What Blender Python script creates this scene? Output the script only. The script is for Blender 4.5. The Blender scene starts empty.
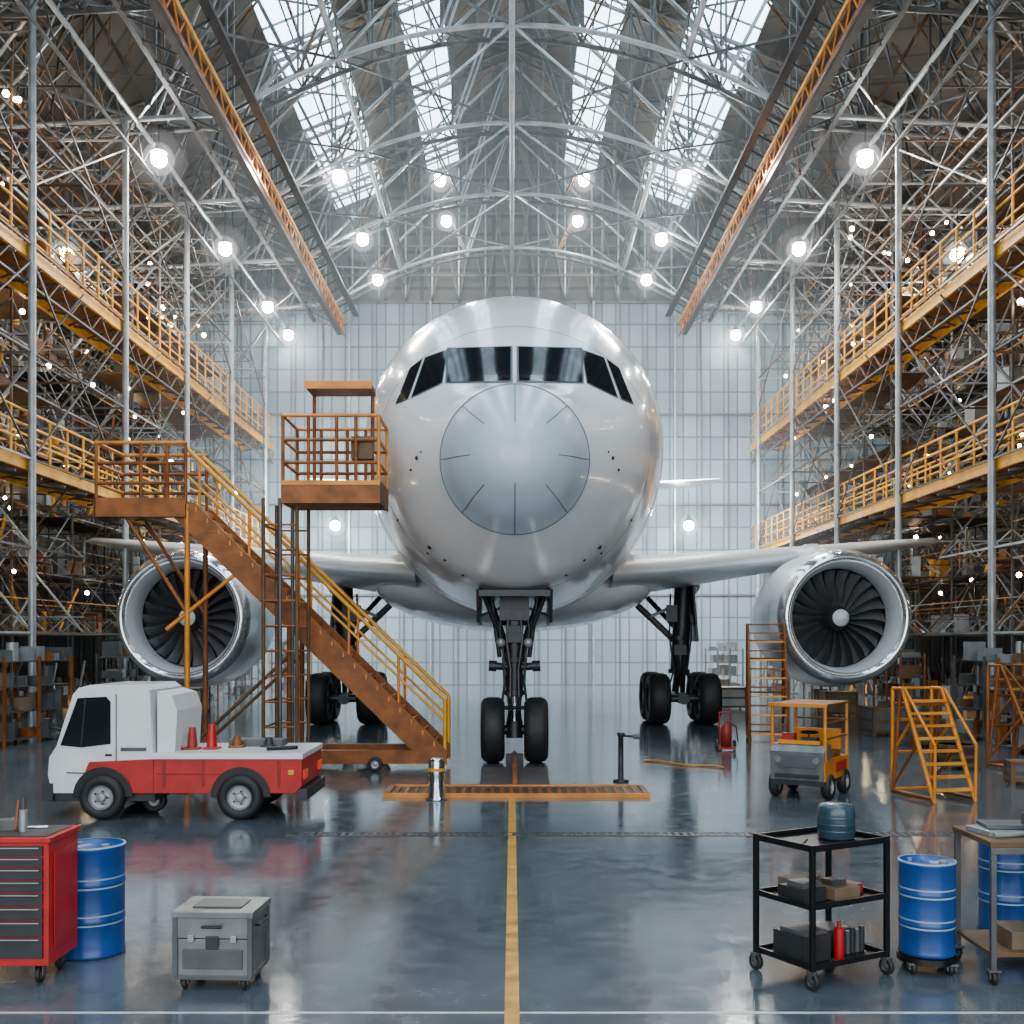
import bpy, math, random
from mathutils import Vector, Matrix
from mathutils.bvhtree import BVHTree
random.seed(7)
S=bpy.context.scene
F=1100.0; CH=2.5
# ------------------------------------------------------------ materials
def mat(name,col,rough=.5,metal=0.0,var=0.15,scale=3.0,bump=0.0,emit=None,es=0,coat=0.0,rvar=0.0,spec=.5):
    m=bpy.data.materials.new(name); m.use_nodes=True
    nt=m.node_tree; b=nt.nodes['Principled BSDF']
    b.inputs['Roughness'].default_value=rough; b.inputs['Metallic'].default_value=metal; b.inputs['Specular IOR Level'].default_value=spec
    if coat: b.inputs['Coat Weight'].default_value=coat
    tc=nt.nodes.new('ShaderNodeTexCoord'); no=nt.nodes.new('ShaderNodeTexNoise')
    no.inputs['Scale'].default_value=scale; no.inputs['Detail'].default_value=5
    nt.links.new(tc.outputs['Object'],no.inputs['Vector'])
    r=nt.nodes.new('ShaderNodeValToRGB')
    r.color_ramp.elements[0].position=.3; r.color_ramp.elements[1].position=.7
    r.color_ramp.elements[0].color=[c*(1-var) for c in col]+[1]
    r.color_ramp.elements[1].color=[min(1,c*(1+var*.6)) for c in col]+[1]
    nt.links.new(no.outputs['Fac'],r.inputs['Fac']); nt.links.new(r.outputs['Color'],b.inputs['Base Color'])
    if rvar:
        mr=nt.nodes.new('ShaderNodeMapRange'); mr.inputs[1].default_value=.3; mr.inputs[2].default_value=.7
        mr.inputs[3].default_value=max(.02,rough-rvar); mr.inputs[4].default_value=rough+rvar
        nt.links.new(no.outputs['Fac'],mr.inputs[0]); nt.links.new(mr.outputs[0],b.inputs['Roughness'])
    if bump:
        bp=nt.nodes.new('ShaderNodeBump'); bp.inputs['Strength'].default_value=bump; bp.inputs['Distance'].default_value=.02
        nt.links.new(no.outputs['Fac'],bp.inputs['Height']); nt.links.new(bp.outputs['Normal'],b.inputs['Normal'])
    if emit:
        b.inputs['Emission Color'].default_value=list(emit)+[1]; b.inputs['Emission Strength'].default_value=es
    return m
def volmat(name,col,e,sig=0):
    m=bpy.data.materials.new(name); m.use_nodes=True; nt=m.node_tree; nt.nodes.clear()
    o=nt.nodes.new('ShaderNodeOutputMaterial'); em=nt.nodes.new('ShaderNodeEmission'); em.inputs[0].default_value=col+(1,); em.inputs[1].default_value=e
    if sig:
        va=nt.nodes.new('ShaderNodeVolumeAbsorption'); va.inputs['Color'].default_value=(0,0,0,1); va.inputs['Density'].default_value=sig
        ad=nt.nodes.new('ShaderNodeAddShader'); nt.links.new(va.outputs[0],ad.inputs[0]); nt.links.new(em.outputs[0],ad.inputs[1]); nt.links.new(ad.outputs[0],o.inputs['Volume'])
    else: nt.links.new(em.outputs[0],o.inputs['Volume'])
    return m
M=dict(
 white=mat('aircraft_paint',(.86,.87,.88),.20,.05,.05,.8,coat=.5,rvar=.05),
 radome=mat('radome_paint',(.50,.60,.67),.26,.0,.06,1.2,coat=.2),
 wing=mat('wing_metal',(.70,.73,.75),.28,.25,.08,.9),
 nac=mat('nacelle_paint',(.78,.79,.80),.22,.25,.05,1.2),
 lip=mat('polished_lip',(.85,.86,.87),.13,.9,.04,2),
 seam=mat('seam',(.08,.10,.12),.6,0,.1),
 glass=mat('dark_glass',(.008,.010,.012),.10,0,.2,spec=.14),
 fan=mat('fan_blade',(.19,.20,.21),.36,.6,.2,4),
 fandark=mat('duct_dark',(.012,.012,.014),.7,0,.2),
 rubber=mat('rubber',(.010,.010,.011),.6,0,.3,6,.2),
 gear=mat('gear_steel',(.030,.032,.035),.4,.5,.35,6),
 chrome=mat('chrome',(.6,.62,.64),.18,1,.08),
 steel=mat('light_steel',(.34,.355,.36),.42,.5,.3,2),
 steel2=mat('mid_steel',(.10,.10,.098),.5,.4,.4,2),
 dark=mat('dark_steel',(.026,.026,.026),.55,.3,.4,2),
 brown=mat('rusty_steel',(.13,.066,.025),.6,.2,.5,2.5),
 orange=mat('orange_paint',(.66,.22,.010),.45,.1,.35,2.2),
 gold=mat('amber_paint',(.76,.34,.015),.42,.1,.3,2.2),
 rust=mat('rust_orange',(.24,.072,.010),.55,.2,.5,3,.2),
 red=mat('red_paint',(.42,.004,.004),.36,.0,.25,5),
 redd=mat('dull_red',(.28,.014,.010),.5,0,.3,4),
 truckw=mat('white_paint',(.72,.74,.75),.3,.05,.08,3,coat=.3),
 blue=mat('blue_drum',(.005,.060,.25),.38,.1,.3,4,.1,coat=.2),
 bluel=mat('drum_band',(.28,.42,.55),.4,.1,.25,6),
 grey=mat('grey_plastic',(.08,.085,.09),.45,.1,.25,5),
 alu=mat('case_aluminium',(.18,.19,.19),.38,.5,.3,5),
 greyd=mat('dark_grey',(.025,.027,.029),.5,.1,.3,5),
 black=mat('black_paint',(.007,.007,.008),.35,.2,.3,6),
 tan=mat('tan_box',(.16,.11,.065),.7,0,.4,3),
 jug=mat('blue_jug',(.03,.065,.09),.25,0,.3,6),
 yellow=mat('yellow_marking',(.58,.28,.02),.4,0,.5,5,rvar=.1),
 wline=mat('white_marking',(.5,.52,.54),.4,0,.35,5),
 tail=mat('tail_light',(.5,.02,.01),.3,0,.1,emit=(1,.05,.02),es=.3),
 lamp=mat('lamp_glow',(1,1,1),.5,0,0,emit=(1,.98,.93),es=260),
 bulb=mat('bulb_glow',(1,1,1),.5,0,0,emit=(1,.78,.46),es=80),
 sky=mat('skylight_glass',(.8,.9,1),.2,0,0,emit=(.62,.84,1),es=8.2),
 halo1=volmat('lamp_halo_glow_inner',(1,.97,.92),.75), halo2=volmat('lamp_halo_glow_outer',(.9,.95,1),.075),  # self-lit volumes imitating the bloom around each lamp
 haze=volmat('glowing_haze',(.52,.62,.67),.013*1.0,.013),  # emission plus absorption stands in for light scattered by haze
)
# ------------------------------------------------------------ mesh builder
class MB:
    def __init__(s): s.v=[];s.f=[];s.m=[];s.sm=[];s.mats=[]
    def mi(s,k):
        if k not in s.mats: s.mats.append(k)
        return s.mats.index(k)
    def add(s,vs,fs,k,smooth=False):
        o=len(s.v); s.v+= [tuple(v) for v in vs]; i=s.mi(k)
        for f in fs: s.f.append(tuple(o+a for a in f)); s.m.append(i); s.sm.append(smooth)
    def box(s,x0,x1,y0,y1,z0,z1,k):
        v=[(x,y,z) for z in (z0,z1) for y in (y0,y1) for x in (x0,x1)]
        s.add(v,[(0,2,3,1),(4,5,7,6),(0,1,5,4),(2,6,7,3),(0,4,6,2),(1,3,7,5)],k)
    def cbox(s,c,sz,k,rz=0,ry=0):
        R=Matrix.Rotation(rz,3,'Z')@Matrix.Rotation(ry,3,'Y')
        v=[Vector(c)+R@Vector((x*sz[0]/2,y*sz[1]/2,z*sz[2]/2)) for z in (-1,1) for y in (-1,1) for x in (-1,1)]
        s.add(v,[(0,2,3,1),(4,5,7,6),(0,1,5,4),(2,6,7,3),(0,4,6,2),(1,3,7,5)],k)
    def tube(s,p0,p1,r,k,n=4,r1=None):
        p0=Vector(p0);p1=Vector(p1);d=p1-p0
        if d.length<1e-6:return
        d.normalize(); u=d.cross(Vector((0,0,1)))
        if u.length<1e-3:u=Vector((1,0,0))
        u.normalize(); w=d.cross(u); r1=r if r1 is None else r1
        v=[];o=math.pi/4 if n==4 else 0
        for p,rr in((p0,r),(p1,r1)):
            for i in range(n):
                a=o+2*math.pi*i/n; v.append(p+u*math.cos(a)*rr+w*math.sin(a)*rr)
        fs=[(i,(i+1)%n,n+(i+1)%n,n+i) for i in range(n)]
        s.add(v,fs,k,n>5); s.add(v[:n],[tuple(range(n))[::-1]],k); s.add(v[n:],[tuple(range(n))],k)
    def path(s,pts,r,k,n=6):
        for a,b in zip(pts,pts[1:]): s.tube(a,b,r,k,n)
    def lathe(s,prof,o,axis,k,n=32,smooth=True):
        v=[];o=Vector(o)
        for t,r in prof:
            for i in range(n):
                a=2*math.pi*i/n; c,q=r*math.cos(a),r*math.sin(a)
                v.append(o+Vector({'X':(t,c,q),'Y':(c,t,q),'Z':(c,q,t)}[axis]))
        fs=[]
        for j in range(len(prof)-1):
            for i in range(n): fs.append((j*n+i,j*n+(i+1)%n,(j+1)*n+(i+1)%n,(j+1)*n+i))
        s.add(v,fs,k,smooth)
    def prism(s,poly,axis,a0,a1,k):
        n=len(poly)
        g={'Y':lambda p,a:(p[0],a,p[1]),'X':lambda p,a:(a,p[0],p[1]),'Z':lambda p,a:(p[0],p[1],a)}[axis]
        v=[g(p,a0) for p in poly]+[g(p,a1) for p in poly]
        s.add(v,[tuple(range(n)),tuple(range(2*n-1,n-1,-1))]+[(i,n+i,n+(i+1)%n,(i+1)%n) for i in range(n)],k)
    def build(s,name,loc=None,rz=0,parent=None,bevel=0,fixn=True):
        if loc is None and parent is None:
            xs=[v[0] for v in s.v];ys=[v[1] for v in s.v];zs=[v[2] for v in s.v]
            c=((min(xs)+max(xs))/2,(min(ys)+max(ys))/2,min(zs))
            vs=[(v[0]-c[0],v[1]-c[1],v[2]-c[2]) for v in s.v]; loc=c
        else: vs=s.v
        me=bpy.data.meshes.new(name); me.from_pydata(vs,[],s.f)
        for k in s.mats: me.materials.append(M[k])
        me.polygons.foreach_set('material_index',s.m); me.polygons.foreach_set('use_smooth',s.sm)
        if fixn:
            import bmesh
            bm=bmesh.new(); bm.from_mesh(me); bmesh.ops.recalc_face_normals(bm,faces=bm.faces); bm.to_mesh(me); bm.free()
        me.update()
        ob=bpy.data.objects.new(name,me); S.collection.objects.link(ob)
        if loc: ob.location=loc
        ob.rotation_euler=(0,0,rz)
        if parent: ob.parent=parent
        if bevel:
            b=ob.modifiers.new('bevel','BEVEL'); b.width=bevel; b.segments=2; b.limit_method='ANGLE'; b.angle_limit=math.radians(55)
        return ob
def wheel(mb,c,R,w,axis='X',n=36,tm='rubber',hm='steel'):
    h=w/2
    mb.lathe([(-h*.75,R*.55),(-h,R*.66),(-h,R*.84),(-h*.8,R*.95),(-h*.45,R),(h*.45,R),(h*.8,R*.95),(h,R*.84),(h,R*.66),(h*.75,R*.55)],c,axis,tm,n)
    mb.lathe([(-h*.75,R*.56),(-h*.35,R*.48),(-h*.3,R*.2),(-h*.8,R*.17),(-h*.8,0)],c,axis,hm,n)
    mb.lathe([(h*.75,R*.56),(h*.35,R*.48),(h*.3,R*.2),(h*.8,R*.17),(h*.8,0)],c,axis,hm,n)
def caster(mb,x,y,ztop,R=.06,k='rubber'):
    wheel(mb,(x,y,R),R,.035,'X',16,k,'steel2')
    mb.box(x-.035,x-.025,y-.03,y+.03,R*.9,ztop-.01,'steel2'); mb.box(x+.025,x+.035,y-.03,y+.03,R*.9,ztop-.01,'steel2')
    mb.box(x-.045,x+.045,y-.045,y+.045,ztop-.015,ztop,'steel2')
# ------------------------------------------------------------ camera / world
cam=bpy.data.cameras.new('camera'); co=bpy.data.objects.new('camera',cam); S.collection.objects.link(co)
co.location=(0,0,CH); co.rotation_euler=(math.pi/2,0,0)
cam.sensor_width=36; cam.lens=36*F/1024; cam.shift_y=.125; cam.clip_end=300
S.camera=co
w=bpy.data.worlds.new('world'); S.world=w; w.use_nodes=True; nt=w.node_tree
nt.nodes['Background'].inputs[0].default_value=(.6,.72,.82,1); nt.nodes['Background'].inputs[1].default_value=.55
# ------------------------------------------------------------ room
YB=61; Y0=-12; XW=22.5
def roofz(x): return 30.3-.4*abs(x)
def floor_mat():
    m=bpy.data.materials.new('polished_concrete'); m.use_nodes=True; nt=m.node_tree; b=nt.nodes['Principled BSDF']
    tc=nt.nodes.new('ShaderNodeTexCoord')
    n1=nt.nodes.new('ShaderNodeTexNoise'); n1.inputs['Scale'].default_value=.3; n1.inputs['Detail'].default_value=8; n1.inputs['Roughness'].default_value=.6
    n2=nt.nodes.new('ShaderNodeTexNoise'); n2.inputs['Scale'].default_value=3.4; n2.inputs['Detail'].default_value=9; n2.inputs['Roughness'].default_value=.72
    for n in(n1,n2): nt.links.new(tc.outputs['Object'],n.inputs['Vector'])
    mx=nt.nodes.new('ShaderNodeMath'); mx.operation='MULTIPLY_ADD'; mx.inputs[1].default_value=.6
    nt.links.new(n1.outputs['Fac'],mx.inputs[0]); 
    h=nt.nodes.new('ShaderNodeMath'); h.operation='MULTIPLY'; h.inputs[1].default_value=.4; nt.links.new(n2.outputs['Fac'],h.inputs[0]); nt.links.new(h.outputs[0],mx.inputs[2])
    r=nt.nodes.new('ShaderNodeValToRGB'); r.color_ramp.elements[0].position=.33; r.color_ramp.elements[1].position=.67
    r.color_ramp.elements[0].color=(.034,.049,.062,1); r.color_ramp.elements[1].color=(.115,.140,.158,1)
    nt.links.new(mx.outputs[0],r.inputs['Fac'])
    br=nt.nodes.new('ShaderNodeTexBrick'); br.offset=0; br.inputs['Scale'].default_value=1; br.inputs['Brick Width'].default_value=6; br.inputs['Row Height'].default_value=6
    br.inputs['Mortar Size'].default_value=.012; br.inputs['Color1'].default_value=(1,1,1,1); br.inputs['Color2'].default_value=(.93,.93,.93,1); br.inputs['Mortar'].default_value=(.45,.45,.45,1)
    nt.links.new(tc.outputs['Object'],br.inputs['Vector'])
    mm=nt.nodes.new('ShaderNodeMixRGB'); mm.blend_type='MULTIPLY'; mm.inputs[0].default_value=1
    nt.links.new(r.outputs[0],mm.inputs[1]); nt.links.new(br.outputs['Color'],mm.inputs[2]); nt.links.new(mm.outputs[0],b.inputs['Base Color'])
    mr=nt.nodes.new('ShaderNodeMapRange'); mr.inputs[1].default_value=.35; mr.inputs[2].default_value=.65; mr.inputs[3].default_value=.07; mr.inputs[4].default_value=.20
    nt.links.new(n2.outputs['Fac'],mr.inputs[0]); nt.links.new(mr.outputs[0],b.inputs['Roughness'])
    bp=nt.nodes.new('ShaderNodeBump'); bp.inputs['Strength'].default_value=.02; bp.inputs['Distance'].default_value=.02
    nt.links.new(n2.outputs['Fac'],bp.inputs['Height']); nt.links.new(bp.outputs[0],b.inputs['Normal'])
    b.inputs['Specular IOR Level'].default_value=1.0
    return m
M['floor']=floor_mat()
def wall_mat(name,c1,c2,mo,bw,rh,ms):
    m=bpy.data.materials.new(name); m.use_nodes=True; nt=m.node_tree; b=nt.nodes['Principled BSDF']
    tc=nt.nodes.new('ShaderNodeTexCoord'); sp=nt.nodes.new('ShaderNodeSeparateXYZ'); cb=nt.nodes.new('ShaderNodeCombineXYZ')
    ad=nt.nodes.new('ShaderNodeMath'); ad.operation='ADD'
    nt.links.new(tc.outputs['Object'],sp.inputs[0]); nt.links.new(sp.outputs[0],ad.inputs[0]); nt.links.new(sp.outputs[1],ad.inputs[1])
    nt.links.new(ad.outputs[0],cb.inputs[0]); nt.links.new(sp.outputs[2],cb.inputs[1])
    br=nt.nodes.new('ShaderNodeTexBrick'); br.offset=0; br.inputs['Scale'].default_value=1; br.inputs['Brick Width'].default_value=bw; br.inputs['Row Height'].default_value=rh
    br.inputs['Mortar Size'].default_value=ms; br.inputs['Color1'].default_value=c1+(1,); br.inputs['Color2'].default_value=c2+(1,); br.inputs['Mortar'].default_value=mo+(1,)
    nt.links.new(cb.outputs[0],br.inputs['Vector']); nt.links.new(br.outputs[0],b.inputs['Base Color']); b.inputs['Roughness'].default_value=.6
    return m
M['wallb']=wall_mat('back_wall_panels',(.20,.26,.30),(.13,.175,.21),(.05,.07,.088),.75,1.25,.045)
M['walls']=wall_mat('side_wall_panels',(.05,.046,.042),(.036,.033,.03),(.013,.013,.013),.6,3,.06)
M['roof']=wall_mat('roof_sheet',(.075,.064,.05),(.05,.043,.034),(.014,.014,.014),2,1,.1)
mb=MB(); mb.box(-XW,XW,Y0,YB,-.3,0,'floor'); mb.build('floor',loc=(0,0,0))
mb=MB(); mb.box(-XW,XW,YB,YB+.3,0,21.3,'wallb'); mb.prism([(-XW,21.3),(XW,21.3),(0,roofz(0))],'Y',YB,YB+.3,'roof'); mb.build('wall_back',loc=(0,0,0))
mb=MB()
for i in range(-14,15,1):
    mb.box(i*1.5-.035,i*1.5+.035,YB-.10,YB,0,21.3,'steel2')
    if i%3==0: mb.tube((i*1.5,YB-.25,0),(i*1.5,YB-.25,21.2),.07,'steel')
for z in (5,10,15,21.2): mb.box(-XW,XW,YB-.14,YB-.02,z-.05,z+.05,'steel2')
N=30
for i in range(N):
    a=-XW+.5+44*i/N; b=-XW+.5+44*(i+1)/N
    mb.tube((a,YB-.3,21.2),(b,YB-.3,roofz(b)-.3),.06,'steel2'); mb.tube((b,YB-.3,21.2),(a,YB-.3,roofz(a)-.3),.06,'steel2'); mb.tube((a,YB-.3,21.2),(a,YB-.3,roofz(a)-.3),.06,'steel')
for z in(22.6,24.2,26,28): mb.tube((-(30-z)/.4,YB-.35,z),((30-z)/.4,YB-.35,z),.06,'steel2')
mb.build('trim_1')
for nm,x in(('wall_left',-XW),('wall_right',XW)):
    mb=MB(); mb.box(min(x,x*1.01),max(x,x*1.01),Y0,YB,0,roofz(XW),'walls'); mb.build(nm,loc=(0,0,0))
mb=MB()
for sg in(-1,1):
    for a,b in((0,2.9),(4.7,7.0),(9.8,XW+.3)):
        mb.prism([(sg*a,roofz(a)),(sg*b,roofz(b)),(sg*b,roofz(b)+.2),(sg*a,roofz(a)+.2)],'Y',Y0,YB+.3,'roof')
mb.build('ceiling',loc=(0,0,0))
wi=1
for sg in(-1,1):
    for a,b in((2.9,4.7),(7.0,9.8)):
        mb=MB(); mb.prism([(sg*a,roofz(a)+.1),(sg*b,roofz(b)+.1),(sg*b,roofz(b)+.15),(sg*a,roofz(a)+.15)],'Y',Y0,YB+.3,'sky')
        y=Y0
        while y<YB:
            mb.tube((sg*a,y,roofz(a)+.03),(sg*b,y,roofz(b)+.03),.05,'steel2'); y+=1.9
        for t in(0,.33,.66,1):
            x=a+(b-a)*t; mb.tube((sg*x,Y0,roofz(x)+.03),(sg*x,YB,roofz(x)+.03),.05,'steel2')
        mb.build('window_%d'%wi); wi+=1
# ------------------------------------------------------------ self-lit volume imitating bright haze in the far bays
mb=MB(); mb.prism([(-13.6,.02),(13.6,.02),(13.6,23.8),(0,29.2),(-13.6,23.8)],'Y',41,60.5,'haze'); mb.build('glowing_haze')
# ------------------------------------------------------------ roof trusses
frames=[15.5,22.5,29.8,37,44,51,58]
def botz(x):
    x=abs(x)
    return 23.2-3.0*(x/9.5)**2 if x<9.5 else 20.2-.06*(x-9.5)
for fi,y in enumerate(frames):
    mb=MB(); N=18; xs=[-21.6+43.2*i/N for i in range(N+1)]
    for off in(0,.9):
        for a,b in zip(xs,xs[1:]):
            mb.tube((a,off,roofz(a)-.35),(b,off,roofz(b)-.35),.09,'steel2')
        for j in range(36):
            a=-21.6+43.2*j/36;b=-21.6+43.2*(j+1)/36
            mb.tube((a,off,botz(a)),(b,off,botz(b)),.085,'steel' if off==0 else 'steel2',6)
        for j,a in enumerate(xs):
            mb.tube((a,off,botz(a)),(a,off,roofz(a)-.35),.05,'steel2')
            if j<N:
                b=xs[j+1]
                if j%2==0: mb.tube((a,off,botz(a)),(b,off,roofz(b)-.35),.055,'steel' if j%4==0 else 'brown')
                else: mb.tube((a,off,roofz(a)-.35),(b,off,botz(b)),.055,'steel2')
    for j in range(54):
        a=-21.6+43.2*j/54; b=a+.8
        if b>21.6: continue
        mb.tube((a,0,botz(a)),(b,.9,botz(b)),.03,'steel2')
        mb.tube((a,0,roofz(a)-.35),(b,.9,roofz(b)-.35),.03,'brown')
    # long straight raking struts from the crane runway up to the ridge
    for sg in(-1,1):
        mb.tube((sg*9.5,.45,20.3),(sg*.2,.45,29.3),.07,'steel',6)
        mb.tube((sg*13,.45,19.9),(sg*5.9,.45,27.4),.06,'steel2',6)
    mb.build('roof_truss',loc=(0,y,0))
mb=MB()
def run(x,z,r,k,y0=16,y1=60.6): mb.tube((x,y0,z),(x,y1,z),r,k,6)
run(0,22.6,.10,'steel')
for sg in(-1,1):
    for x in (1.5,5.9,8.5,11,13.5,16,18.5,21): run(sg*x,roofz(x)-.3,.07,'brown' if x>10 else 'steel2')
    run(sg*5.9,botz(5.9)+.1,.11,'steel'); run(sg*5.9,botz(5.9)+1.3,.06,'steel2')
    run(sg*12.6,19.9,.09,'steel'); run(sg*12.6,18.8,.06,'steel2'); run(sg*16.2,19.7,.08,'steel2'); run(sg*19.4,19.5,.08,'steel2'); run(sg*16.2,22,.06,'brown')
    y=16
    while y<59.5:
        y2=min(y+1.8,60.6)
        mb.tube((sg*5.9,y,botz(5.9)+.1),(sg*5.9,(y+y2)/2,botz(5.9)+1.3),.035,'steel2'); mb.tube((sg*5.9,(y+y2)/2,botz(5.9)+1.3),(sg*5.9,y2,botz(5.9)+.1),.035,'steel2')
        mb.tube((sg*12.6,y,18.8),(sg*12.6,(y+y2)/2,19.9),.03,'steel2'); mb.tube((sg*12.6,(y+y2)/2,19.9),(sg*12.6,y2,18.8),.03,'steel2')
        for x in(15,18,20.5):
            mb.tube((sg*x,y,19.6),(sg*(x+random.uniform(-1.5,1)),y2,roofz(x)-.4),.04,random.choice(['steel2','brown','dark','steel']))
        for x in(10.8,11.8):
            mb.tube((sg*x,y,19.9),(sg*(x+random.uniform(-1.5,1)),y2,roofz(x)-.6),.035,random.choice(['steel2','brown','dark']))
        y+=1.8
    for a,b in zip(frames,frames[1:]):
        for xa,xb in((0,5.9),(5.9,12.6),(12.6,19.4)):
            mb.tube((sg*xa,a,botz(xa)),(sg*xb,b,botz(xb)),.05,'steel'); mb.tube((sg*xb,a,botz(xb)),(sg*xa,b,botz(xa)),.05,'steel2')
            mb.tube((sg*xa,a,roofz(xa)-.4),(sg*xb,b,roofz(xb)-.4),.05,'brown'); mb.tube((sg*xb,a,roofz(xb)-.4),(sg*xa,b,roofz(xa)-.4),.05,'steel2')
mb.build('roof_bracing')
for sg in(-1,1):
    mb=MB(); X=sg*9.5
    mb.box(X-.12,X+.12,16,60.6,19.3,19.8,'dark'); mb.box(X-.3,X+.3,16,60.6,19.8,19.88,'brown')
    mb.tube((X-sg*.3,16,20.0),(X-sg*.3,60.6,20.0),.07,'gold',6); mb.tube((X-sg*.3,16,19.25),(X-sg*.3,60.6,19.25),.05,'rust',6)
    mb.box(X-sg*.9-.15,X-sg*.9+.15,16,60.6,20.3,20.42,'dark')
    y=16
    while y<60:
        mb.tube((X-sg*.3,y,19.25),(X-sg*.3,y+.6,20.0),.03,'orange'); mb.tube((X-sg*.3,y+.6,20.0),(X-sg*.3,y+1.2,19.25),.03,'orange')
        mb.tube((X,y,19.85),(X-sg*.9,y,20.35),.04,'dark'); mb.tube((X+sg*.1,y,19.3),(X+sg*1.4,y+.6,20.1),.04,'steel2')
        y+=1.2
    mb.box(X+sg*1.4-.08,X+sg*1.4+.08,16,60.6,20.0,20.2,'dark')
    mb.build('crane_runway')
# ------------------------------------------------------------ side scaffolding
def blocked(p0,p1):
    for i in range(9):
        t=i/8; x=abs(p0[0]+(p1[0]-p0[0])*t); y=p0[1]+(p1[1]-p0[1])*t; z=p0[2]+(p1[2]-p0[2])*t
        if z>roofz(x)-.6: return True
        if x<16.2 and 35.6<y<43.3 and 4.4<z<7.0 and not (abs(p0[0]-p1[0])<.01 and abs(p0[1]-p1[1])<.01 and abs(y-37)<.2 and x<13.2): return True
    return False
levels=[2.7,5.0,7.4,10.3,13.2,16.3,19.3]
for sg in(-1,1):
    mb=MB()
    def bar(p0,p1,r,k,n=4):
        if not blocked(p0,p1): mb.tube((sg*p0[0],p0[1],p0[2]),(sg*p1[0],p1[1],p1[2]),r,k,n)
    ys=[22.5,29.8,37,44,51,58]; xs=[13,15.2,17.6,20,22]
    for y in ys:
        for x in xs:
            bar((x,y,0),(x,y,20 if x==13 else 20.8),.11 if x==13 else .06,'steel' if x<14 else 'steel2',8)
            if x==13: mb.box(sg*x-.25,sg*x+.25,y-.25,y+.25,0,.06,'steel2')
    for y in [ (a+b)/2 for a,b in zip(ys,ys[1:])]:
        for x in xs[1:]: bar((x,y,0),(x,y,20.5),.045,random.choice(['steel2','brown','dark','steel']))
    allys=sorted(ys+[(a+b)/2 for a,b in zip(ys,ys[1:])])
    for z in levels:
        for x in xs:
            for a,b in zip(allys,allys[1:]):
                bar((x,a,z),(x,b,z),.04,random.choice(['steel','steel2','brown','dark']))
                if x>13.5: bar((x,a,z+1.1),(x,b,z+1.1),.025,random.choice(['orange','steel','brown','gold']))
                if x>13.5 and random.random()<.8:
                    if random.random()<.5: bar((x,a,z),(x,b,z+2.6),.03,random.choice(['steel','steel2','steel','brown']))
                    else: bar((x,a,z+2.6),(x,b,z),.03,random.choice(['steel','steel2','steel','brown']))
        for y in allys:
            for a,b in zip(xs,xs[1:]):
                bar((a,y,z),(b,y,z),.04,random.choice(['steel','steel2','brown','dark']))
                bar((a,y,z+.5),(b,y,z+.5),.025,random.choice(['steel','steel2','brown']))
                for q in range(4):
                    t0=a+(b-a)*q/4; t1=a+(b-a)*(q+1)/4
                    bar((t0,y,z+(.5 if q%2 else 0)),(t1,y,z+(0 if q%2 else .5)),.02,'steel')
                r=random.random()
                if r<.5: bar((a,y,z),(b,y,z+2.7),.035,random.choice(['steel','steel2','brown']))
                elif r<.85: bar((b,y,z),(a,y,z+2.7),.035,random.choice(['steel','steel2','brown']))
    for a,b in zip(ys,ys[1:]):
        for z0,z1 in((.1,4.3),(7.4,12.8),(14.8,19)):
            if z0<1 and a<30: continue
            bar((13,a,z0),(13,b,z1),.032,'steel2'); bar((13,b,z0),(13,a,z1),.032,'steel2')
    mb.build('scaffolding')
    mb=MB()
    for i in range(1600):
        z=random.choice(levels[:-1]+[0,0]); x=random.uniform(15.3,21.5); y=random.uniform(23,60); 
        if x<16.6 and 35<y<44: x+=1.5
        k=random.choice(['tan','grey','steel','steel2','brown','steel','rust','brown','steel2','steel','alu','dark','gold'])
        sx,sy,sz=random.uniform(.15,.6),random.uniform(.2,.8),random.uniform(.15,.9)
        r=random.random()
        if r<.38: mb.cbox((sg*x,y,z+.05+sz/2),(sx,sy,sz),k,random.uniform(-.3,.3))
        elif r<.62: mb.tube((sg*x,y,z+.05),(sg*x,y,z+.05+sz),sx*.3,k,10)
        else:
            mb.tube((sg*x,y,z+.1),(sg*x+random.uniform(-.5,.5),y+random.uniform(-1.2,1.2),z+random.uniform(.5,2.0)),.05,k,6)
    for z in levels[:-1]:
        for (a,b) in ((23,29.5),(30,36.8),(44.2,50.8),(51.2,57.8)):
            mb.box(min(sg*15.3,sg*17),max(sg*15.3,sg*17),a,b,z+.03,z+.06,'brown')
            mb.box(min(sg*18.2,sg*20.4),max(sg*18.2,sg*20.4),a,b,z+.03,z+.06,'dark')
    mb.build('scaffold_equipment')
    mb=MB()
    for i in range(85):
        z=random.choice([4.7,7.0,9.9,12.8,15.9,18.8,19])+random.uniform(-.2,.1); x=random.uniform(13.6,20); y=random.uniform(26,58)
        if x<16.5 and 35<y<44: continue
        r=random.uniform(.05,.11)
        mb.lathe([(-r,0),(-r*.7,r*.7),(0,r),(r*.7,r*.7),(r,0)],(sg*x,y,z),'Z','bulb',8)
        mb.tube((sg*x,y,z+r),(sg*x,y,z+r+.3),.02,'dark')
    mb.build('work_lights')
    for z in(13.2,7.45):
        mb=MB(); xi,xo=13.16,14.7; ya,yb=(24,60.5)
        mb.box(min(sg*xi,sg*xo),max(sg*xi,sg*xo),ya,yb,z-.06,z,'rust')
        for x in(xi,xo):
            mb.box(sg*x-.05,sg*x+.05,ya,yb,z-.34,z+.0,'gold')
            hs=(.5,1.0,1.5) if z>10 else (.45,.85,1.25)
            for h in hs: mb.tube((sg*x,ya,z+h),(sg*x,yb,z+h),.038,'gold',6)
            y=ya
            while y<=yb:
                mb.tube((sg*x,y,z),(sg*x,y,z+hs[-1]),.038,'gold',6); y+=1.22
        y=ya
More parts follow.
